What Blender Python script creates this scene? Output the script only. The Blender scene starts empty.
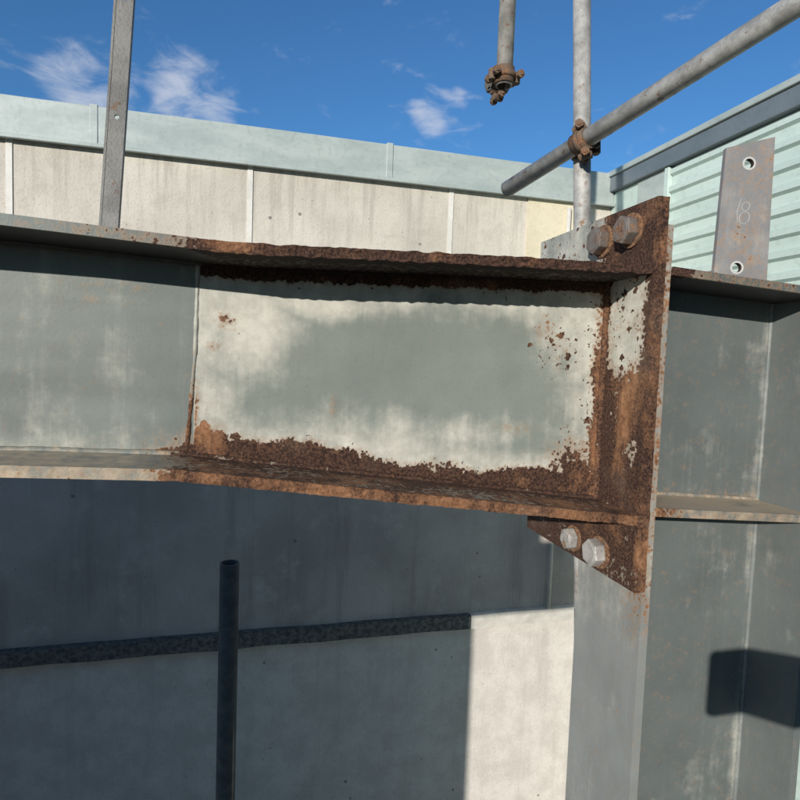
import bpy, bmesh, math, random
from mathutils import Vector, Matrix, noise
random.seed(4)
ZO=3.6
GZ=-3.6
scene=bpy.context.scene
COL=scene.collection
def sstep(a,b,x):
    if a==b: return 1.0 if x>a else 0.0
    t=max(0.0,min(1.0,(x-a)/(b-a))); return t*t*(3-2*t)
def nz(x,y,z,s=1.0,o=0.0):
    return noise.noise(Vector((x*s+o,y*s+o*1.7,z*s-o)))
def blob(x,z,cx,cz,rx,rz):
    return math.exp(-(((x-cx)/rx)**2+((z-cz)/rz)**2))

# ---------------------------------------------------------------- materials
class NT:
    def __init__(s,name):
        s.m=bpy.data.materials.new(name); s.m.use_nodes=True
        s.n=s.m.node_tree.nodes; s.l=s.m.node_tree.links
        s.b=s.n["Principled BSDF"]
        s.tc=s.n.new("ShaderNodeTexCoord")
    def put(s,sock,v):
        if isinstance(v,bpy.types.NodeSocket): s.l.new(v,sock)
        elif v is not None:
            if isinstance(v,tuple) and len(v)==3 and sock.type=='RGBA': v=v+(1,)
            sock.default_value=v
    def math(s,op,a,b=None,c=None,clamp=False):
        n=s.n.new("ShaderNodeMath"); n.operation=op; n.use_clamp=clamp
        s.put(n.inputs[0],a)
        if b is not None: s.put(n.inputs[1],b)
        if c is not None: s.put(n.inputs[2],c)
        return n.outputs[0]
    def noise(s,scale,detail=4,rough=.55,vec=None,dist=0):
        n=s.n.new("ShaderNodeTexNoise"); n.inputs['Scale'].default_value=scale
        n.inputs['Detail'].default_value=detail; n.inputs['Roughness'].default_value=rough
        n.inputs['Distortion'].default_value=dist
        s.l.new(vec or s.tc.outputs['Object'],n.inputs['Vector']); return n.outputs['Fac']
    def voro(s,scale,vec=None,rand=1.0):
        n=s.n.new("ShaderNodeTexVoronoi"); n.inputs['Scale'].default_value=scale
        n.inputs['Randomness'].default_value=rand
        s.l.new(vec or s.tc.outputs['Object'],n.inputs['Vector']); return n.outputs['Distance'],n.outputs['Color']
    def ss(s,x,a,b,lo=0.0,hi=1.0):
        n=s.n.new("ShaderNodeMapRange"); n.interpolation_type='SMOOTHSTEP'
        s.put(n.inputs['Value'],x)
        n.inputs['From Min'].default_value=a; n.inputs['From Max'].default_value=b
        n.inputs['To Min'].default_value=lo; n.inputs['To Max'].default_value=hi
        return n.outputs['Result']
    def mix(s,f,a,b,mode='MIX'):
        n=s.n.new("ShaderNodeMix"); n.data_type='RGBA'; n.blend_type=mode
        s.put(n.inputs[0],f); s.put(n.inputs[6],a); s.put(n.inputs[7],b); return n.outputs[2]
    def mapv(s,scale=(1,1,1)):
        n=s.n.new("ShaderNodeMapping"); n.inputs['Scale'].default_value=scale
        s.l.new(s.tc.outputs['Object'],n.inputs['Vector']); return n.outputs[0]
    def attr(s,name):
        n=s.n.new("ShaderNodeAttribute"); n.attribute_name=name
        q=s.n.new("ShaderNodeSeparateColor"); s.l.new(n.outputs['Color'],q.inputs[0]); return q.outputs
    def bump(s,h,strength=.5,dist=.001):
        n=s.n.new("ShaderNodeBump"); n.inputs['Strength'].default_value=strength; n.inputs['Distance'].default_value=dist
        s.put(n.inputs['Height'],h); s.l.new(n.outputs[0],s.b.inputs['Normal'])
    def out(s,col=None,rough=None,metal=None):
        if col is not None: s.put(s.b.inputs['Base Color'],col)
        if rough is not None: s.put(s.b.inputs['Roughness'],rough)
        if metal is not None: s.put(s.b.inputs['Metallic'],metal)
        return s.m

def steel(name,paint,light,pale=(.60,.585,.52),rough=.5):
    t=NT(name)
    A=t.attr("mask"); B=t.attr("mask2"); G=t.attr("mask3")
    big=t.noise(9,4,.6); fine=t.noise(330,2,.6); mid=t.noise(48,6,.7)
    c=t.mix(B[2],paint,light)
    c=t.mix(t.ss(big,.3,.7),t.mix(1.0,c,(.84,.84,.84),'MULTIPLY'),c)
    streak=t.noise(1,4,.65,t.mapv((60,60,5)))
    c=t.mix(t.ss(streak,.5,.75,0,.30),c,light)
    c=t.mix(t.ss(fine,.55,.75,0,.22),c,tuple(v*.5 for v in paint))
    pn=t.math('ADD',t.math('MULTIPLY',t.math('SUBTRACT',t.noise(16,6,.72),.5),1.25),t.math('MULTIPLY',t.math('SUBTRACT',streak,.5),.5))
    pf=t.ss(t.math('ADD',A[1],pn),.12,.92)
    c=t.mix(pf,c,t.mix(t.ss(mid,.35,.65),pale,tuple(v*.80 for v in pale)))
    df=t.ss(t.math('ADD',B[1],t.math('MULTIPLY',t.math('SUBTRACT',mid,.5),1.1)),.35,.85)
    c=t.mix(df,c,t.mix(fine,(.40,.31,.21),(.56,.47,.36)))
    rn0=t.noise(95,7,.74)
    rn=t.math('MULTIPLY',t.math('SUBTRACT',rn0,.5),1.35)
    gd,_=t.voro(170)
    rv=t.math('ADD',t.math('ADD',A[0],rn),t.math('MULTIPLY',t.math('SUBTRACT',.42,gd),t.math('MULTIPLY',t.ss(A[0],.0,.4),.50)))
    c=t.mix(t.ss(rv,.10,.50,0,.5),c,(.34,.21,.12))
    rf=t.ss(rv,.47,.55)
    wv=t.n.new("ShaderNodeVectorMath"); wv.operation='MULTIPLY_ADD'
    nn=t.n.new("ShaderNodeTexNoise"); nn.inputs['Scale'].default_value=170; nn.inputs['Detail'].default_value=3
    t.l.new(t.tc.outputs['Object'],nn.inputs['Vector'])
    t.l.new(nn.outputs['Color'],wv.inputs[0]); wv.inputs[1].default_value=(.012,.012,.012); t.l.new(t.tc.outputs['Object'],wv.inputs[2])
    sp=None
    for sc,amp in ((88,.58),(230,.55)):
        dd,cc=t.voro(sc,wv.outputs[0])
        q=t.n.new("ShaderNodeSeparateColor"); t.l.new(cc,q.inputs[0])
        rad=t.math('MULTIPLY',t.ss(t.math('SUBTRACT',B[0],q.outputs[0]),-.01,.5),amp)
        s1=t.ss(t.math('SUBTRACT',rad,dd),-.02,.05)
        sp=s1 if sp is None else t.math('MAXIMUM',sp,s1)
    sp=t.math('MULTIPLY',sp,t.ss(B[0],.0,.03))
    rf=t.math('MAXIMUM',rf,sp)
    n1=t.noise(34,5,.7,t.mapv((1,1,.45)))
    dark=t.mix(t.ss(fine,.35,.65),(.028,.014,.011),(.098,.050,.032))
    org=t.mix(t.ss(rn0,.3,.7),(.16,.070,.034),(.38,.195,.100))
    f=t.math('ADD',A[2],t.math('MULTIPLY',t.math('SUBTRACT',n1,.5),1.9))
    f=t.math('ADD',f,t.math('MULTIPLY',t.math('SUBTRACT',fine,.5),.6))
    rc=t.mix(t.ss(f,.15,.9),dark,org)
    rc=t.mix(t.ss(big,.55,.8,0,.30),rc,(.27,.20,.15))
    c=t.mix(rf,c,rc)
    grime_shade=t.ss(t.math('ADD',G[0],t.math('MULTIPLY',t.math('SUBTRACT',mid,.5),.5)),.15,.85,0,.9)  # grime deepened to near-black to stand in for shade under the flanges
    c=t.mix(grime_shade,c,(.028,.025,.022))
    r=t.math('ADD',t.math('MULTIPLY',rf,.4),t.math('ADD',t.math('MULTIPLY',big,.2),rough-.12),clamp=True)
    h=t.math('ADD',t.math('MULTIPLY',t.math('ADD',A[0],.04),t.noise(190,5,.78)),t.math('MULTIPLY',t.noise(14,2,.5),.35))
    t.bump(h,.85,.0026)
    t.b.inputs['Specular IOR Level'].default_value=.35
    return t.out(c,r,0.0)

M_beam=steel("painted_steel_beam",(.165,.190,.182),(.235,.262,.238))
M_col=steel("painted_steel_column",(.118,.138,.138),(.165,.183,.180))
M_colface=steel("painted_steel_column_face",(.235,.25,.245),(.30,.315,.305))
M_brk=steel("primed_bracket_steel",(.19,.195,.205),(.26,.26,.265),(.42,.42,.41))

def galv(name,base,rusty=.0,metal=.55,rough=.45):
    t=NT(name)
    n=t.noise(22,5,.65); f=t.noise(300,3,.6)
    c=t.mix(t.ss(n,.3,.7),tuple(x*.62 for x in base),tuple(min(1,x*1.15) for x in base))
    c=t.mix(t.ss(f,.52,.75,0,.5),c,tuple(x*.4 for x in base))
    rf=t.ss(t.math('ADD',t.noise(38,6,.7),rusty),.62,.74)
    c=t.mix(rf,c,t.mix(t.ss(f,.35,.65),(.09,.045,.03),(.27,.145,.075)))
    t.bump(f,.5,.0010)
    return t.out(c,t.math('ADD',t.math('MULTIPLY',n,.25),t.math('ADD',rough-.1,t.math('MULTIPLY',rf,.3))),t.math('MULTIPLY',t.math('SUBTRACT',1,rf),metal))
M_tube=galv("galvanised_tube",(.46,.45,.42),.06,.3,.5)
M_tubedk=galv("dark_tube",(.085,.085,.08),.04,.0,.8)
M_bolt=galv("galvanised_bolt",(.46,.45,.43),.08,.3,.5)
M_boltr=galv("weathered_bolt",(.17,.15,.135),.13,.2,.65)
M_boltrr=galv("rusty_bolt",(.20,.13,.09),.28,.1,.8)
M_coup=galv("rusty_coupler",(.17,.12,.085),.16,.2,.75)
M_post=galv("slotted_post_steel",(.20,.20,.195),.02,.25,.6)

def wallmat():
    t=NT("weathered_wall_panels")
    sep=t.n.new("ShaderNodeSeparateXYZ"); t.l.new(t.tc.outputs['Object'],sep.inputs[0]); Z=sep.outputs[2]; X=sep.outputs[0]
    a=t.noise(1.3,6,.62); b=t.noise(6,6,.68); f=t.noise(70,4,.65)
    up=t.mix(t.ss(a,.3,.7),(.49,.455,.395),(.63,.59,.515))
    up=t.mix(t.ss(b,.48,.72,0,.55),up,(.42,.38,.32))
    st=t.noise(1,6,.7,t.mapv((14,1,1.0)))
    stf=t.math('MULTIPLY',t.ss(st,.47,.68,0,.6),t.ss(Z,.3,1.1))
    up=t.mix(stf,up,(.35,.32,.28))
    lo=t.mix(t.ss(a,.32,.66),(.34,.305,.28),(.48,.435,.40))
    lo=t.mix(t.ss(b,.5,.75,0,.55),lo,(.56,.52,.48))
    st2=t.noise(1,5,.7,t.mapv((7,1,.5)))
    lo=t.mix(t.ss(st2,.48,.72,0,.55),lo,(.24,.215,.195))
    low=t.mix(t.ss(b,.35,.65),(.52,.485,.45),(.62,.585,.545))
    low=t.mix(t.ss(st2,.5,.7,0,.35),low,(.40,.37,.34))
    c=t.mix(t.ss(Z,-1.80,-1.78),low,lo)
    c=t.mix(t.ss(Z,-.42,-.38),c,up)
    d,cc=t.voro(5.5)
    q=t.n.new("ShaderNodeSeparateColor"); t.l.new(cc,q.inputs[0])
    spot=t.math('MULTIPLY',t.ss(d,.045,.07,1,0),t.ss(q.outputs[0],.35,.4,0,.75))
    c=t.mix(spot,c,(.12,.11,.10))
    d2,c2=t.voro(17)
    q2=t.n.new("ShaderNodeSeparateColor"); t.l.new(c2,q2.inputs[0])
    c=t.mix(t.math('MULTIPLY',t.ss(d2,.05,.10,1,0),t.ss(q2.outputs[0],.6,.7,0,.6)),c,(.16,.14,.12))
    c=t.mix(t.ss(f,.5,.72,0,.35),c,(.28,.26,.23))
    t.bump(t.math('ADD',f,t.math('MULTIPLY',b,2)),.4,.007)
    return t.out(c,.9,0)
M_wall=wallmat()
def simple(name,c1,c2,sc=8,rough=.6,bumpd=.002,stretch=None,metal=0):
    t=NT(name); v=t.mapv(stretch) if stretch else None
    n=t.noise(sc,6,.65,v); f=t.noise(sc*14,3,.6)
    c=t.mix(t.ss(n,.32,.68),c1,c2); c=t.mix(t.ss(f,.5,.75,0,.3),c,tuple(x*.6 for x in c1))
    t.bump(t.math('ADD',n,t.math('MULTIPLY',f,.5)),.4,bumpd)
    return t.out(c,rough,metal)
M_flash=simple("pale_green_flashing",(.33,.385,.37),(.43,.48,.46),2.5,.42,.003,(1,1,3))
M_seam=simple("joint_strip",(.60,.58,.53),(.72,.70,.65),6,.7)
M_yel=simple("cream_panel",(.58,.52,.38),(.68,.62,.47),4,.85)
M_ledge=simple("shaded_gutter",(.045,.047,.045),(.17,.17,.16),34,.75,.006)  # dirty ledge colour darkened further for its shadowed run
M_ledgel=simple("sunlit_ledge",(.46,.44,.40),(.58,.56,.51),12,.8,.004)  # same ledge where sun reaches it, lightness put into the colour
M_clad=simple("mint_cladding",(.47,.575,.53),(.555,.66,.61),2,.4,.001,(1,.4,2))
M_fascia=simple("blue_grey_fascia",(.12,.15,.17),(.16,.19,.21),3,.4,.001)
M_ply=simple("plywood",(.30,.21,.12),(.42,.31,.19),7,.8,.002,(1,1,8))
M_brick=simple("dark_render",(.10,.09,.08),(.16,.145,.13),3,.9,.01)
M_glass=simple("window_glass",(.02,.025,.03),(.03,.035,.04),2,.1,.0002)
M_ground=simple("site_gravel",(.09,.082,.075),(.15,.14,.125),5,.95,.03)
M_phone=simple("black_glass",(.015,.015,.017),(.02,.02,.022),3,.2,.0001)
M_scribe=simple("marker_scratch",(.42,.42,.41),(.50,.50,.49),60,.7,.0002)

# ---------------------------------------------------------------- helpers
def empty(name):
    e=bpy.data.objects.new(name,None); e.empty_display_size=.1; COL.objects.link(e); return e
def link(name,me,mat,parent=None,smooth=False):
    o=bpy.data.objects.new(name,me); COL.objects.link(o)
    if mat: me.materials.append(mat)
    if parent: o.parent=parent
    if smooth:
        for p in me.polygons: p.use_smooth=True
    return o
def setmask(me,mask):
    a=me.color_attributes.new("mask",'FLOAT_COLOR','POINT'); b=me.color_attributes.new("mask2",'FLOAT_COLOR','POINT'); g=me.color_attributes.new("mask3",'FLOAT_COLOR','POINT')
    d1=[];d2=[];d3=[]
    for v in me.vertices:
        m=mask(v.co) if mask else (0,0,0,0,0)
        d1+=[m[0],m[1],m[2],1]; d2+=[m[3],m[4],m[5] if len(m)>5 else 0,1]; d3+=[m[6] if len(m)>6 else 0,0,0,1]
    a.data.foreach_set("color",d1); b.data.foreach_set("color",d2); g.data.foreach_set("color",d3)
def boxgrid(name,fn,nu,nv,nw,mat,parent=None,mask=None,bev=0,smooth=False):
    idx={}; vs=[]; fs=[]
    def V(i,j,k):
        key=(i,j,k)
        if key not in idx:
            idx[key]=len(vs); vs.append(fn(i/nu,j/nv,k/nw))
        return idx[key]
    for i in range(nu):
        for j in range(nv):
            fs.append((V(i,j,0),V(i,j+1,0),V(i+1,j+1,0),V(i+1,j,0)))
            fs.append((V(i,j,nw),V(i+1,j,nw),V(i+1,j+1,nw),V(i,j+1,nw)))
        for k in range(nw):
            fs.append((V(i,0,k),V(i+1,0,k),V(i+1,0,k+1),V(i,0,k+1)))
            fs.append((V(i,nv,k),V(i,nv,k+1),V(i+1,nv,k+1),V(i+1,nv,k)))
    for j in range(nv):
        for k in range(nw):
            fs.append((V(0,j,k),V(0,j,k+1),V(0,j+1,k+1),V(0,j+1,k)))
            fs.append((V(nu,j,k),V(nu,j+1,k),V(nu,j+1,k+1),V(nu,j,k+1)))
    me=bpy.data.meshes.new(name); me.from_pydata([tuple(v) for v in vs],[],fs)
    bm=bmesh.new(); bm.from_mesh(me); bmesh.ops.recalc_face_normals(bm,faces=bm.faces); bm.to_mesh(me); bm.free()
    setmask(me,mask)
    o=link(name,me,mat,parent,smooth)
    if bev:
        md=o.modifiers.new("bev",'BEVEL'); md.width=bev; md.segments=2; md.limit_method='ANGLE'; md.angle_limit=math.radians(50)
    return o
def box(name,a,b,mat,parent=None,mask=None,n=(1,1,1),bev=0):
    a=Vector(a);b=Vector(b)
    return boxgrid(name,lambda u,v,w:Vector((a.x+(b.x-a.x)*u,a.y+(b.y-a.y)*v,a.z+(b.z-a.z)*w)),*n,mat,parent,mask,bev)
def tube(name,p,q,r,mat,parent=None,wall=.004,seg=40):
    p=Vector(p);q=Vector(q);d=(q-p).normalized()
    a=d.orthogonal().normalized(); b=d.cross(a)
    bm=bmesh.new(); rings=[]
    for (c,rr) in ((p,r-wall),(p,r),(q,r),(q,r-wall)):
        rings.append([bm.verts.new(c+(a*math.cos(2*math.pi*i/seg)+b*math.sin(2*math.pi*i/seg))*rr) for i in range(seg)])
    for k in range(4):
        A=rings[k];B=rings[(k+1)%4]
        for i in range(seg):
            f=bm.faces.new((A[i],A[(i+1)%seg],B[(i+1)%seg],B[i])); f.smooth=(k in(1,3))
    bmesh.ops.recalc_face_normals(bm,faces=bm.faces)
    me=bpy.data.meshes.new(name); bm.to_mesh(me); bm.free()
    return link(name,me,mat,parent)
def prism(name,c,axis,r,h,seg,mat,parent=None,rot=0,bev=0,r2=None):
    axis=Vector(axis).normalized(); c=Vector(c); a=axis.orthogonal().normalized(); b=axis.cross(a)
    bm=bmesh.new()
    lo=[];hi=[]
    for i in range(seg):
        t=2*math.pi*i/seg+rot; d=a*math.cos(t)+b*math.sin(t)
        lo.append(bm.verts.new(c+d*r)); hi.append(bm.verts.new(c+d*(r2 or r)+axis*h))
    bm.faces.new(lo); bm.faces.new(hi)
    for i in range(seg):
        f=bm.faces.new((lo[i],lo[(i+1)%seg],hi[(i+1)%seg],hi[i]))
        if seg>12: f.smooth=True
    bmesh.ops.recalc_face_normals(bm,faces=bm.faces)
    me=bpy.data.meshes.new(name); bm.to_mesh(me); bm.free()
    o=link(name,me,mat,parent)
    if bev:
        md=o.modifiers.new("bev",'BEVEL'); md.width=bev; md.segments=3; md.limit_method='ANGLE'; md.angle_limit=math.radians(40)
    return o
def lerp_tab(tab,x):
    if x<=tab[0][0]: return tab[0][1]
    for (a,va),(b,vb) in zip(tab,tab[1:]):
        if x<=b: return va+(vb-va)*(x-a)/(b-a)
    return tab[-1][1]
def ramp(x0,x1,fine0,nfine,ncoarse):
    return [x0+(fine0-x0)*i/ncoarse for i in range(ncoarse)]+[fine0+(x1-fine0)*i/nfine for i in range(nfine+1)]

# ---------------------------------------------------------------- BEAM
YF=.60; YB=.785; YW=.69; XP=.458
TOP=[(-.8,.132),(-.22,.1205),(-.05,.1125),(.0,.1120),(.2,.1185),(.46,.1255)]
BOT=[(-.8,-.100),(-.22,-.107),(-.07,-.113),(.46,-.177)]
beam=empty("rusted_steel_beam")
XS=ramp(-3.0,XP,-.34,300,12)
NX=len(XS)-1
def haunch(x): return sstep(-.075,-.03,x)
def m_top(c):
    x,y,z=c
    h=haunch(x); edge=sstep(.64,.60,y)
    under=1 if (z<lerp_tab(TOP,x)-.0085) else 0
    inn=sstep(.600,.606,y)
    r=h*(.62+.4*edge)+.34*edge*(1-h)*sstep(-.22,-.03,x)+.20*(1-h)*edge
    return (r,0,.08+.35*blob(x,0,-.02,0,.05,1)+.25*nz(x,y,z,20)-.25*under,.25*edge,.25*(1-h)*(1-under),0,(.85*(1-h)+.62*h)*under*inn)  # underside gets painted shade over its dirt and rust
def f_top(u,v,w):
    x=XS[round(u*NX)]; y=YF+(YB-YF)*v; t=.0105
    z=lerp_tab(TOP,x)-t*(1-w)
    h=haunch(x)
    if v<.3:
        k=(1-v/.3)*h
        z+=k*(.0014*nz(x,0,0,60,3)+.0009*nz(x,y,w,170,5))
        if w<.5: z-=k*.0013*abs(nz(x,y,0,90,9))*1.6
        if v==0: y-=h*(.0015*nz(x,0,w,110,1)+.0006)
    return Vector((x,y,z))
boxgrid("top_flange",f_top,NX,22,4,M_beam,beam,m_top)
def m_bot(c):
    x,y,z=c
    h=sstep(-.13,-.04,x); edge=sstep(.610,.60,y)
    r=h*(.66+.22*edge+.2*sstep(.65,.69,y)+.22*nz(x,y,0,14,7))+ (1-h)*(.18*edge+.10)
    org=.34+.22*edge+.42*nz(x,y,z,18)+.2*sstep(.2,.44,x)*sstep(.68,.62,y)-.40*sstep(.65,.69,y)
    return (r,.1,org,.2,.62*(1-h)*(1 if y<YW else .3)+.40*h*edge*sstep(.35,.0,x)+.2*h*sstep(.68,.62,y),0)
def f_bot(u,v,w):
    x=XS[round(u*NX)]; y=YF+(YB-YF)*v; t=.0115
    z=lerp_tab(BOT,x)-t*(1-w); h=sstep(-.13,-.03,x)
    if v<.3:
        k=(1-v/.3)*h
        z+=k*(.0010*nz(x,0,0,50,13)+.0008*nz(x,y,w,180,15))
        if v==0: y-=h*(.0014*nz(x,0,w,120,11)+.0006)
    return Vector((x,y,z))
boxgrid("bottom_flange",f_bot,NX,22,4,M_beam,beam,m_bot)
def m_web(c):
    x,y,z=c
    zt=lerp_tab(TOP,x)-.0105; zb=lerp_tab(BOT,x)
    n=nz(x,0,z,22,2); n2=nz(x,0,z,8,6); n3=nz(x,0,z,55,9)
    if x<-.062:
        r=.05+.45*sstep(.010,.0,z-zb)*sstep(-.2,-.07,x)+1.0*blob(x,z,-.06,zb,.036,.020)
        r+=.20*blob(x,z,-.14,.072,.05,.006)+.22*blob(x,z,-.16,.055,.04,.004)+.30*sstep(.012,.0,zt-z)
        pale=.12*n2+.20*sstep(.07,.0,z-zb)+.12
        return (r,pale,.30,.02,.34*sstep(.04,.0,z-zb)+.28*blob(x,z,-.15,.062,.06,.012),.25+.5*n2,.5*sstep(.014,.0,zt-z))  # last value paints shade along the web top
    dl=x+.062; dr=XP-x; db=z-zb; dt=zt-z
    bandh=.017+.008*n+.005*n3+.018*sstep(.26,.42,x)+.010*sstep(.02,-.05,x)+.008*blob(x,0,.06,0,.06,1)
    r=1.0*sstep(bandh+.018,bandh-.010,db)
    r=max(r,.85*sstep(.030+.014*n,.006,dr)*(.62+.38*sstep(.09,-.03,z)))
    r=max(r,.84*blob(x,z,.425,-.14,.048,.045))
    r=max(r,.66*sstep(.010,.0,dl)*sstep(.0,-.06,z), .88*blob(x,z,-.05,-.105,.028,.026))
    r=max(r,1.0*sstep(.022+.006*n3,.008,dt))  # dark rust widened to paint in the flange's shadow strip
    for (cx,cz,rx,rz,a) in ((-.030,.040,.013,.011,.58),(-.042,.010,.008,.007,.47),(.365,.045,.022,.020,.30),(.39,.02,.02,.03,.28),(.095,-.055,.006,.012,.55),(.33,-.08,.03,.01,.30)):
        r=max(r,a*blob(x,z,cx,cz,rx,rz))
    s=.065+.10*sstep(.06,.01,db-bandh)+.42*sstep(.016,.0,db-bandh)
    s=max(s,.50*blob(x,z,.385,.03,.045,.055),.40*sstep(.055,.02,dr),.28*blob(x,z,-.03,.02,.03,.06),.34*sstep(.040,.015,dt),.36*blob(x,z,.40,-.09,.04,.05),.15*blob(x,z,.05,-.08,.12,.04),.18*blob(x,z,.30,-.11,.08,.03),.13*blob(x,z,.15,.06,.12,.03))
    ed=min(dl*1.1,dr*.9,db*1.0,dt*1.35)
    pale=.08+.62*sstep(.11+.05*n2,.020+.04*n2,ed)
    pale=max(pale,.95*blob(x,z,.0,.03,.06,.07),.90*blob(x,z,.07,.065,.09,.022),.65*blob(x,z,.27,-.09,.12,.032),.55*blob(x,z,.40,.04,.04,.06))
    pale-=.45*blob(x,z,.18,-.005,.14,.045)
    org=.12+.3*n+.40*sstep(.022,.0,dr)+.45*blob(x,z,-.055,-.09,.03,.03)+.35*blob(x,z,-.03,.04,.03,.03)+.2*sstep(.0,.02,db-bandh)-.15*sstep(.03,.01,dt)
    return (r,pale,org,s,.05,.9,.35*sstep(.020,.006,dt))  # last value darkens the web top like shade below the flange
def f_web(u,v,w):
    x=XS[round(u*NX)]
    zt=lerp_tab(TOP,x)-.0085; zb=lerp_tab(BOT,x)-.002
    return Vector((x,YW+.009*v+.0008*nz(x,0,w,9),zb+(zt-zb)*w))
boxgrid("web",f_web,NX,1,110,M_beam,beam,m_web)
def bead(name,pts,r,mat,parent,mask,seg=8,jit=.25,n=60):
    pts=[Vector(p) for p in pts]
    bm=bmesh.new(); rings=[]
    tot=len(pts)-1
    ax=(pts[-1]-pts[0]).normalized(); a=ax.orthogonal().normalized(); b=ax.cross(a)
    for i in range(n+1):
        t=i/n*tot; k=min(int(t),tot-1); p=pts[k].lerp(pts[k+1],t-k)
        rr=r*(1+jit*nz(i*.13,0,0,1,r*900)+jit*random.uniform(-.25,.25))
        rings.append([bm.verts.new(p+(a*math.cos(2*math.pi*j/seg)+b*math.sin(2*math.pi*j/seg))*rr) for j in range(seg)])
    for A,B in zip(rings,rings[1:]):
        for j in range(seg):
            f=bm.faces.new((A[j],A[(j+1)%seg],B[(j+1)%seg],B[j])); f.smooth=True
    bm.faces.new(rings[0]); bm.faces.new(rings[-1])
    bmesh.ops.recalc_face_normals(bm,faces=bm.faces)
    me=bpy.data.meshes.new(name); bm.to_mesh(me); bm.free()
    setmask(me,mask)
    return link(name,me,mat,parent)
bead("splice_weld",[(-.060,YW+.0016,.100),(-.062,YW+.0016,.0),(-.070,YW+.0016,-.112)],.0028,M_beam,beam,lambda c:(.75*sstep(.02,-.09,c.z)+.12,.35*sstep(-.06,.03,c.z)+.15,.4,.1,0,.6),n=110)
bead("bottom_fillet_weld",[(x,YW-.0,lerp_tab(BOT,x)+.000) for x in [-.34+.8*i/40*.995 for i in range(41)]],.0042,M_beam,beam,lambda c:m_bot(c)[:3]+(.2,.5*(1-haunch(c.x)),0),n=260)
bead("top_fillet_weld",[(x,YW-.0,lerp_tab(TOP,x)-.0110) for x in [-.34+.8*i/40*.995 for i in range(41)]],.0036,M_beam,beam,lambda c:(.95*haunch(c.x)+.2,0,.0,.2,0,0,.6),n=260)  # weld darkened with the same painted shade as the flange underside
bead("end_fillet_weld",[(XP-.001,YW-.001,.115),(XP-.001,YW-.001,-.176)],.0048,M_beam,beam,lambda c:(.85,0,.40,.2,0,0),n=120)

def m_pl(c):
    x,y,z=c
    n=nz(0,y,z,25,3); n2=nz(0,y,z,60,5)
    edge=sstep(.610,.600,y)
    if z>.126:
        r=.85*sstep(.725,.69,y+.02*n)+.14
        org=.22+.25*edge+.4*n
        pale=.55; li=.8
    elif z>-.178:
        r=.28+.26*edge+.60*sstep(.055,-.05,z)+.42*sstep(.672,.69,y)-.30*blob(y,z,.645,.06,.022,.05)+.4*n+.40*sstep(.618,.603,y)
        org=.16+.80*blob(y,z,.635,-.055,.020,.065)+.20*edge-.25*sstep(.665,.69,y)+.4*n
        pale=.70; li=.8
    else:
        r=.80+.2*n; org=.12+.45*edge+.4*n-.4*sstep(.70,.76,y)
        pale=.1; li=.3
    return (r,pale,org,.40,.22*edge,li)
PT=.205; PB=-.272
def f_pl(u,v,w):
    y=.598+(.885-.598)*v; z=PB+(PT-PB)*w; x=XP+.015*u
    if v==0:
        y+=.0014*nz(0,0,z,60,4)+.0008*nz(x,0,z,200,6)
    return Vector((x,y,z))
boxgrid("end_plate",f_pl,4,70,120,M_beam,beam,m_pl)
def bolt(y,z,mat,rot,r=.0185,h=.014,wm=None):
    bx=XP
    prism("bolt_washer",(bx,y,z),(-1,0,0),r*1.18,.0032,32,wm or mat,beam,0,.0006)
    prism("bolt_head",(bx-.0032,y,z),(-1,0,0),r,h,6,mat,beam,rot,.0016)
    prism("bolt_head_cap",(bx-.0032-h+.0004,y,z),(-1,0,0),r*.80,.0014,28,mat,beam,0,.0004,r*.7)
bolt(.705,.172,M_boltr,.2,wm=M_boltrr); bolt(.645,.174,M_boltr,.45,wm=M_boltrr)
bolt(.737,-.246,M_bolt,.1,.016,.012,wm=M_boltrr); bolt(.672,-.245,M_bolt,.5,.0185,.015,wm=M_boltrr)

# ---------------------------------------------------------------- COLUMN
col=empty("steel_column")
X1=.4735
def m_cf(c):
    x,y,z=c
    return (.35*sstep(-.36,-.27,z)*sstep(.66,.60,y)+.12+.1*nz(x,y,z,20,8),.20+.4*nz(x,y,z,5,8),.6,.03,.15+.2*nz(x,y,z,7,1),.3)
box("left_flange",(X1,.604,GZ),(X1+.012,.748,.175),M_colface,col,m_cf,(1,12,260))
def m_cw(c):
    x,y,z=c
    zs=-.182
    r=.08+.25*sstep(.02,0,abs(z-zs))+.12*max(0,nz(x,y,z,16,3))
    d=.1+.30*nz(x,y,z,9,1)+.45*sstep(.02,0,z-zs)*(1 if z>zs else 0)
    return (r,.05+.35*nz(x,y,z,6,11)+.22*sstep(.0,.012,.012-abs(x-.722)),.6,.02,d,.3)
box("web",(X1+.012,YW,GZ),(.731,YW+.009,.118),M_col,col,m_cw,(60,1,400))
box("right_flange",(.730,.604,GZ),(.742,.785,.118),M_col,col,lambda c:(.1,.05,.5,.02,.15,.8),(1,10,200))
CT=[(.48,.1185),(.8,.105)]
def capf(u,v,w):
    x=X1+.012+(.80-X1-.012)*u; y=.600+.185*v
    zt=.1255-(.0135)*min(1,u*1.15)
    return Vector((x,y,zt-.0105*(1-w)))
def m_cap(c):
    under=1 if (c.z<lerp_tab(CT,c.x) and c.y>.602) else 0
    return (.32*sstep(.615,.60,c.y)+.42*sstep(.54,.49,c.x)+.08,.1,.25,.05,.35*(1-under),0,.85*under)  # cap underside painted near-black to imitate shade
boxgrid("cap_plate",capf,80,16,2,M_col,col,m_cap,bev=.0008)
def stf(u,v,w):
    x=X1+.012+(.730-X1-.012)*u; y=.601+(YW-.6012)*v
    zt=-.168-.017*u
    return Vector((x,y,zt-.011*(1-w)))
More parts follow.
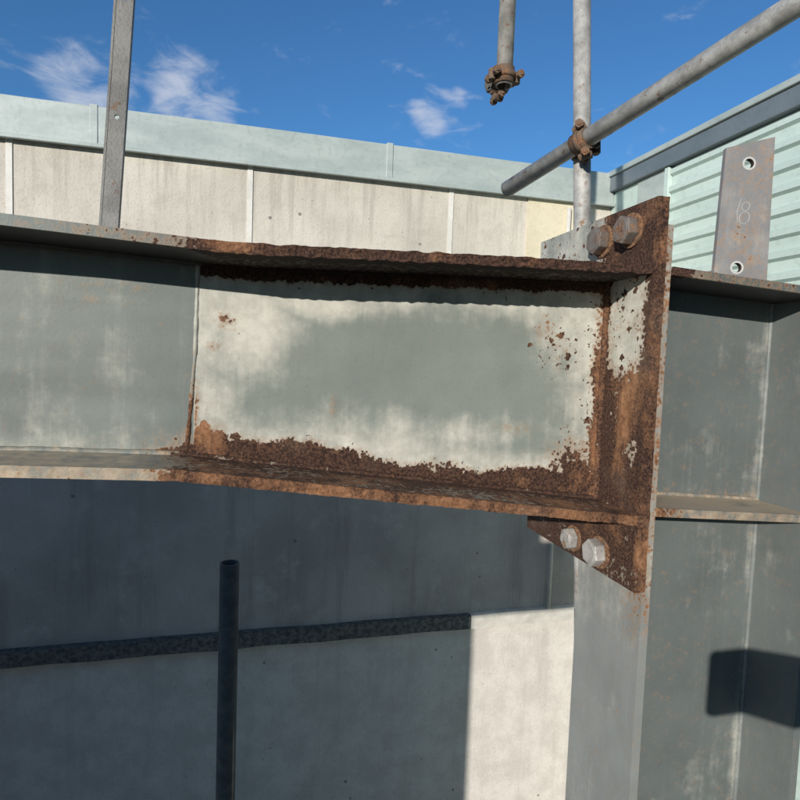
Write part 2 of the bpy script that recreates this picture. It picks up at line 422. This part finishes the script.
boxgrid("mid_stiffener",stf,80,24,2,M_col,col,lambda c:(.30*sstep(.606,.60,c.y)+.25*sstep(.56,.49,c.x)+.2*nz(c.x,c.y,0,25),.1,.65,.10,(.88+.35*nz(c.x,c.y,0,16) if c.y>.602 else .55),.5),bev=.0008)
bead("right_weld",[(.7295,YW-.0,.11),(.7295,YW-.0,-1.5)],.0034,M_col,col,lambda c:(.05,.22,.4,0,.1,1),n=300)
bead("stiffener_weld",[(X1+.014,YW-.0,-.167),(.729,YW-.0,-.184)],.0034,M_col,col,lambda c:(.2,.2,.6,0,.6,0),n=120)
bead("stiffener_weld_lower",[(X1+.014,YW-.0,-.180),(.729,YW-.0,-.197)],.0034,M_col,col,lambda c:(.1,.2,.6,0,.2,0),n=120)
bead("flange_weld",[(X1+.013,YW-.0,.11),(X1+.013,YW-.0,-1.5)],.0036,M_col,col,lambda c:(.25,.1,.4,0,.1,0),n=300)

# ---------------------------------------------------------------- bracket plate with holes
def cut_and_bake(o,cut):
    for cu in cut:
        md=o.modifiers.new("b",'BOOLEAN'); md.object=cu; md.operation='DIFFERENCE'; md.solver='EXACT'
    dg=bpy.context.evaluated_depsgraph_get()
    me=bpy.data.meshes.new_from_object(o.evaluated_get(dg))
    o.modifiers.clear(); o.data=me
    for cu in cut: bpy.data.objects.remove(cu,do_unlink=True)
bl=Vector((.6375,.705,.1175));br=Vector((.712,.685,.1165));tr=Vector((.7105,.688,.336));tl=Vector((.6475,.708,.320))
nrm=(br-bl).cross(tl-bl).normalized()
if nrm.y<0: nrm=-nrm
def mb(c): return (.22+.3*nz(c.x,c.y,c.z,18,2),.15+.5*nz(c.x,c.y,c.z,14,5),.6,.08,.30+.3*nz(c.x,c.y,c.z,30,7),.4)
brk=boxgrid("steel_bracket_plate",lambda u,v,w:(bl.lerp(br,u)).lerp(tl.lerp(tr,u),w)+nrm*.008*v,24,1,50,M_brk,None,mb)
def onb(u,w,d=0): return (bl.lerp(br,u)).lerp(tl.lerp(tr,u),w)-nrm*d
HO=((.42,.165),(.50,.86))
cut_and_bake(brk,[prism("cutter",onb(u,w,.05),nrm,.0068,.1,32,None) for u,w in HO])
md=brk.modifiers.new("bev",'BEVEL'); md.width=.0014; md.segments=2; md.limit_method='ANGLE'; md.angle_limit=math.radians(50)
for u,w in HO:
    c=onb(u,w,.0006); tube("hole_collar",c,c+nrm*.0010,.0094,M_scribe,brk,wall=.0026,seg=36)
def stroke(pts,r=.0012):
    cu=bpy.data.curves.new("scribed_mark",'CURVE'); cu.dimensions='3D'; cu.bevel_depth=r; cu.bevel_resolution=1
    sp=cu.splines.new('POLY'); sp.points.add(len(pts)-1)
    for p,q in zip(sp.points,pts): p.co=(*q,1)
    o=bpy.data.objects.new("scribed_mark",cu); COL.objects.link(o); o.parent=brk; cu.materials.append(M_scribe)
def arc(cu_,cw,ru,rw_,a0,a1,n=14): return [onb(cu_+ru*math.cos(math.radians(a0+(a1-a0)*i/n)),cw+rw_*math.sin(math.radians(a0+(a1-a0)*i/n))) for i in range(n+1)]
stroke(arc(.50,.575,.075,.030,0,360),.00040)
stroke(arc(.49,.50,.10,.040,0,360),.00040)
stroke([onb(.36,.47),onb(.34,.55),onb(.40,.63)],.00030)

# ---------------------------------------------------------------- slotted post on beam
def post():
    e=empty("slotted_steel_post")
    b0=Vector((-.1765,.790,.10)); t0=Vector((-.122,.790,1.0))
    W=.018
    o=boxgrid("front_face",lambda u,v,w:b0.lerp(t0,w)+Vector((W*(u-.5),.003*v,0)),1,1,1,M_post,e)
    cut_and_bake(o,[prism("cutter",b0.lerp(t0,(i*.14+.045)/.9)+Vector((.001,-.02,0)),(0,1,0),.0028,.04,20,None) for i in range(6)])
    for s,nm in ((-1,"left_leg"),(1,"right_leg")):
        boxgrid(nm,lambda u,v,w:b0.lerp(t0,w)+Vector((s*(W/2+.0005)+.0028*(u-.5),-.0005+(.024 if s<0 else .010)*v,0)),1,1,1,M_post,e)
    box("foot_plate",(-.205,.735,.1215),(-.145,.800,.1265),M_post,e)
post()

# ---------------------------------------------------------------- scaffold
V0=Vector((.888,1.515,.763)); V1=Vector((.910,1.515,.411)); dv=(V0-V1)/(V0.z-V1.z)
tube("scaffold_pole",V1+dv*(GZ-V1.z),V1+dv*(2.4-V1.z),.0242,M_tube)
H0=Vector((.776,1.75,.560)); H1=Vector((.930,1.25,.664)); dh=(H1-H0)
tube("scaffold_pole",H0-dh*.0,H0+dh*3.2,.0242,M_tube)
tube("scaffold_pole",(-.062,1.80,GZ),(-.055,1.80,-.627),.0290,M_tubedk)
def coupler(c,ax1,ax2,off):
    e=empty("scaffold_coupler"); c=Vector(c)
    ax1=Vector(ax1).normalized(); ax2=Vector(ax2).normalized(); off=Vector(off)
    on=off.normalized()
    for ax,cc in ((ax1,c-off*.5),(ax2,c+off*.5)):
        tube("band",cc-ax*.024,cc+ax*.024,.0295,M_coup,e,.0048,36)
        tube("band_rib",cc-ax*.008,cc+ax*.008,.0330,M_coup,e,.006,36)
        s=ax.cross(off).normalized()
        for sg in (-1,1):
            p=cc+s*sg*.038
            prism("lug",p-ax*.016,ax,.0125,.032,8,M_coup,e,.3,.002)
            prism("bolt_shank",p-on*.040,on,.006,.080,14,M_coup,e)
            prism("bolt_nut",p-on*.036,on,.0125,.012,6,M_coup,e,.2,.001)
            prism("bolt_nut",p+on*.022,on,.0125,.012,6,M_coup,e,.5,.001)
    prism("saddle_block",c-on*.008,on,.028,.016,10,M_coup,e,.3,.002)
    return e
hc=H0+dh*.575; vc=V1+dv*(hc.z-V1.z)
coupler((hc+vc)*.5,dh,dv,(vc-hc))
T0=Vector((.712,1.66,.858))
tube("scaffold_pole",T0+Vector((0,0,-.028)),T0+Vector((.02,.04,1.8)),.0242,M_tube)
coupler(T0+Vector((0,.025,.0)),(0.01,.02,1),(1,.2,0.05),(.0,.05,.0))
tube("scaffold_pole",T0+Vector((-.030,.044,-.001)),T0+Vector((.030,.056,.001)),.0242,M_tubedk)

# ---------------------------------------------------------------- back wall
wall=empty("panelled_wall")
YWL=3.70
box("wall_face",(-7,YWL,GZ),(2.50,YWL+.15,1.20),M_wall,wall)
for x in (-3.87,-2.59,-1.31,-.03,1.25):
    box("joint_strip",(x-.016,YWL-.006,-.40),(x+.016,YWL+.02,1.17),M_seam,wall)
box("cream_infill_panel",(1.80,YWL-.012,-.40),(2.20,YWL+.02,1.17),M_yel,wall)
def flf(u,v,w):
    x=-7+9.44*u
    return Vector((x,YWL-.035+.22*v+.004*nz(x,0,w,1.3),1.158+.210*w+.006*nz(x,0,0,.9,w)))
boxgrid("parapet_flashing",flf,120,1,1,M_flash,wall,bev=.006)
box("flashing_drip",(-7,YWL-.054,1.138),(2.44,YWL-.028,1.160),M_flash,wall,bev=.003)
for x in (-2.6,-.9,.8):
    box("flashing_lap",(x,YWL-.0395,1.150),(x+.04,YWL+.195,1.3755),M_flash,wall,bev=.002)
def ledf(x0,x1):
    def f(u,v,w):
        x=x0+(x1-x0)*u
        return Vector((x,YWL-.05+.07*v+.005*nz(x,0,w,6),-1.825+.095*w+.007*nz(x,0,0,3,w)))
    return f
boxgrid("gutter",ledf(-7,1.50),200,1,2,M_ledge,wall)  # ledge split where the wall shadow ends; this is the shaded copy
boxgrid("ledge",ledf(1.503,2.445),30,1,2,M_ledgel,wall)
tube("conduit",(2.10,YWL-.03,-1.73),(2.10,YWL-.03,1.1),.014,M_seam,wall)

# ---------------------------------------------------------------- right corrugated wall
rw=empty("corrugated_metal_wall")
XR=2.448
def clad(y0,y1,z0,z1,pitch=.105,dep=.020):
    prof=[]; z=z0
    while z<z1:
        for a,b in ((0,0),(.50,0),(.62,-dep),(.88,-dep)):
            if z+a*pitch<z1: prof.append((z+a*pitch,b))
        z+=pitch
    prof.append((z1,0))
    bm=bmesh.new(); N=10
    rows=[[bm.verts.new((XR+dx,y0+(y1-y0)*i/N,zz)) for i in range(N+1)] for zz,dx in prof]
    for A,B in zip(rows,rows[1:]):
        for i in range(N): bm.faces.new((A[i],A[i+1],B[i+1],B[i]))
    me=bpy.data.meshes.new("cladding"); bm.to_mesh(me); bm.free()
    return link("cladding",me,M_clad,rw)
clad(-1.5,3.08,GZ,1.235)
box("backing",(XR+.02,-1.5,GZ),(XR+.2,3.72,1.30),M_fascia,rw)
box("corner_flashing",(XR-.012,3.127,GZ),(XR+.018,3.40,1.235),M_flash,rw)
box("corner_post",(XR-.03,3.085,GZ),(XR+.018,3.125,1.235),M_clad,rw,bev=.004)
box("corner_panel",(XR-.004,3.405,GZ),(XR+.018,3.695,1.235),M_clad,rw)
box("fascia",(XR-.045,-1.5,1.238),(XR+.2,3.90,1.335),M_fascia,rw,bev=.004)
box("roof_capping",(XR-.060,-1.5,1.338),(XR+.6,3.93,1.375),M_flash,rw,bev=.006)

# ---------------------------------------------------------------- unseen hoarding added to shadow the back wall (behind and left of the camera)
hd=empty("added_shadow_hoarding")
for i in range(4):
    x1=-1.80-i*1.22
    box("ply_sheet",(x1-1.215,-.52,GZ),(x1,-.50,1.47),M_ply,hd)
    box("timber_post",(x1-.09,-.60,GZ),(x1-.01,-.522,1.40),M_ply,hd)
box("caster_upper_sheet",(-1.797,-.52,-.28),(-1.26,-.50,1.47),M_ply,hd)  # sized for the outline of the wall shadow
box("caster_edge_board",(-1.257,-.52,-.28),(-.95,-.50,.22),M_ply,hd)  # added to extend the wall shadow without touching the beam
box("top_rail",(-6.7,-.58,1.20),(-1.27,-.524,1.29),M_ply,hd)
box("upper_rail",(-1.9,-.58,-.2),(-.96,-.524,-.11),M_ply,hd)
bd=empty("added_sky_blocker")  # unseen building added to block sky fill from behind the camera
bx0,bx1,by=-.9,7.5,-2.6
def opening_wall():
    wins=[(.2+i*1.9,1.3+i*1.9,a,a+1.2) for i in range(4) for a in (-2.6,.0,2.6)]
    xs=sorted({bx0,bx1}|{w[0] for w in wins}|{w[1] for w in wins}); zs=sorted({GZ,5.0}|{w[2] for w in wins}|{w[3] for w in wins})
    bm=bmesh.new()
    for xa,xb in zip(xs,xs[1:]):
        for za,zb in zip(zs,zs[1:]):
            hole=any(w[0]<=xa and xb<=w[1] and w[2]<=za and zb<=w[3] for w in wins)
            y=by-.12 if hole else by
            bm.faces.new([bm.verts.new(p) for p in ((xa,y,za),(xb,y,za),(xb,y,zb),(xa,y,zb))]).material_index=1 if hole else 0
            if hole:
                for p in (((xa,by,za),(xa,by-.12,za),(xa,by-.12,zb),(xa,by,zb)),((xb,by,za),(xb,by-.12,za),(xb,by-.12,zb),(xb,by,zb)),((xa,by,za),(xb,by,za),(xb,by-.12,za),(xa,by-.12,za)),((xa,by,zb),(xb,by,zb),(xb,by-.12,zb),(xa,by-.12,zb))):
                    bm.faces.new([bm.verts.new(q) for q in p])
    me=bpy.data.meshes.new("blocker_front_wall"); bm.to_mesh(me); bm.free(); o=link("blocker_front_wall",me,M_brick,bd); me.materials.append(M_glass)
opening_wall()
box("blocker_side_and_rear",(bx0,by-5,GZ),(bx1,by-.2,5.0),M_brick,bd)
box("blocker_coping",(bx0-.1,by-5.1,5.003),(bx1+.1,by+.1,5.15),M_fascia,bd)
def rrect(name,cx,cz,w,h,rad,y0,y1,mat):
    bm=bmesh.new(); pts=[]
    for (sx,sz,a0) in ((1,1,0),(-1,1,90),(-1,-1,180),(1,-1,270)):
        for i in range(9):
            a=math.radians(a0+i*90/8); pts.append((cx+sx*(w/2-rad)+rad*math.cos(a),cz+sz*(h/2-rad)+rad*math.sin(a)))
    A=[bm.verts.new((x,y0,z)) for x,z in pts]; B=[bm.verts.new((x,y1,z)) for x,z in pts]
    bm.faces.new(A); bm.faces.new(B)
    for i in range(len(A)): bm.faces.new((A[i],A[(i+1)%len(A)],B[(i+1)%len(A)],B[i]))
    bmesh.ops.recalc_face_normals(bm,faces=bm.faces)
    me=bpy.data.meshes.new(name); bm.to_mesh(me); bm.free(); return link(name,me,mat)
ph=rrect("phone_shadow_caster",.135,-.186,.17,.10,.010,-.104,-.096,M_phone)  # unseen slab added behind the camera to cast the column shadow

g=box("ground",(-400,-400,GZ-.2),(400,400,GZ),M_ground,None)
for o in list(COL.objects):
    if o.parent is None: o.location.z+=ZO

# ---------------------------------------------------------------- light, sky
sd=Vector((.78,1,-.35)).normalized()
sun=bpy.data.lights.new("sun",'SUN'); sun.energy=4.8; sun.angle=math.radians(.5); sun.color=(1,.94,.85)
so=bpy.data.objects.new("sun",sun); COL.objects.link(so); so.rotation_euler=sd.to_track_quat('-Z','Y').to_euler(); so.location=(-3,-4,6)
w=bpy.data.worlds.new("World"); scene.world=w; w.use_nodes=True
n=w.node_tree.nodes; l=w.node_tree.links; bg=n["Background"]
sky=n.new("ShaderNodeTexSky"); sky.sky_type='NISHITA'; sky.sun_disc=False
sky.sun_elevation=math.radians(15.4); sky.sun_rotation=math.radians(218); sky.air_density=1.0; sky.dust_density=.3; sky.ozone_density=3.0
tint=n.new("ShaderNodeMix"); tint.data_type='RGBA'; tint.blend_type='MULTIPLY'; tint.inputs[0].default_value=1; l.new(sky.outputs[0],tint.inputs[6]); tint.inputs[7].default_value=(.60,1.03,1.36,1)
tc=n.new("ShaderNodeTexCoord")
def wm(op,a,b,c=None):
    q=n.new("ShaderNodeMath"); q.operation=op
    for s,v in zip(q.inputs,(a,b,c)):
        if v is None: continue
        if isinstance(v,(int,float)): s.default_value=v
        else: l.new(v,s)
    return q.outputs[0]
mp=n.new("ShaderNodeMapping"); mp.inputs['Scale'].default_value=(1,1,2.2); mp.inputs['Rotation'].default_value=(0,.5,.3); l.new(tc.outputs['Generated'],mp.inputs[0])
no=n.new("ShaderNodeTexNoise"); no.inputs['Scale'].default_value=13; no.inputs['Detail'].default_value=6; no.inputs['Roughness'].default_value=.6; no.inputs['Distortion'].default_value=.4; l.new(mp.outputs[0],no.inputs['Vector'])
def dirm(v,rad):
    d=n.new("ShaderNodeVectorMath"); d.operation='DOT_PRODUCT'; l.new(tc.outputs['Generated'],d.inputs[0]); d.inputs[1].default_value=Vector(v).normalized()
    r=n.new("ShaderNodeMapRange"); r.interpolation_type='SMOOTHSTEP'; l.new(d.outputs['Value'],r.inputs['Value'])
    r.inputs['From Min'].default_value=math.cos(math.radians(rad)); r.inputs['From Max'].default_value=1; return r.outputs[0]
m=wm('MAXIMUM',dirm((.295,1,.438),2.6),dirm((-.10,1,.400),5))
m=wm('MAXIMUM',m,dirm((-.24,1,.395),5))
m=wm('MAXIMUM',m,dirm((.33,1,.455),2.2))
cl=n.new("ShaderNodeMapRange"); cl.interpolation_type='SMOOTHSTEP'; l.new(wm('ADD',no.outputs['Fac'],wm('MULTIPLY',m,.27)),cl.inputs['Value'])
cl.inputs['From Min'].default_value=.58; cl.inputs['From Max'].default_value=1.0
mx=n.new("ShaderNodeMix"); mx.data_type='RGBA'; l.new(wm('MULTIPLY',cl.outputs[0],.65),mx.inputs[0]); l.new(tint.outputs[2],mx.inputs[6]); mx.inputs[7].default_value=(6.8,7.1,7.8,1)
l.new(mx.outputs[2],bg.inputs[0]); bg.inputs[1].default_value=.10

# ---------------------------------------------------------------- camera
psi=math.radians(14.41);th=math.radians(3.73);r=math.radians(2)
F=Vector((math.cos(th)*math.sin(psi),math.cos(th)*math.cos(psi),-math.sin(th)))
R=Vector((math.cos(psi),-math.sin(psi),0));U=Vector((math.sin(th)*math.sin(psi),math.sin(th)*math.cos(psi),math.cos(th)))
Rc=R*math.cos(r)+U*math.sin(r); Uc=-R*math.sin(r)+U*math.cos(r)
cam=bpy.data.cameras.new("camera"); cam.lens=36*580/800; cam.sensor_width=36; cam.clip_start=.01; cam.clip_end=2000
co=bpy.data.objects.new("camera",cam); COL.objects.link(co)
co.matrix_world=Matrix((( Rc.x,Uc.x,-F.x,0),(Rc.y,Uc.y,-F.y,0),(Rc.z,Uc.z,-F.z,ZO),(0,0,0,1)))
scene.camera=co
scene.view_settings.view_transform='Standard'; scene.view_settings.look='None'; scene.view_settings.exposure=0
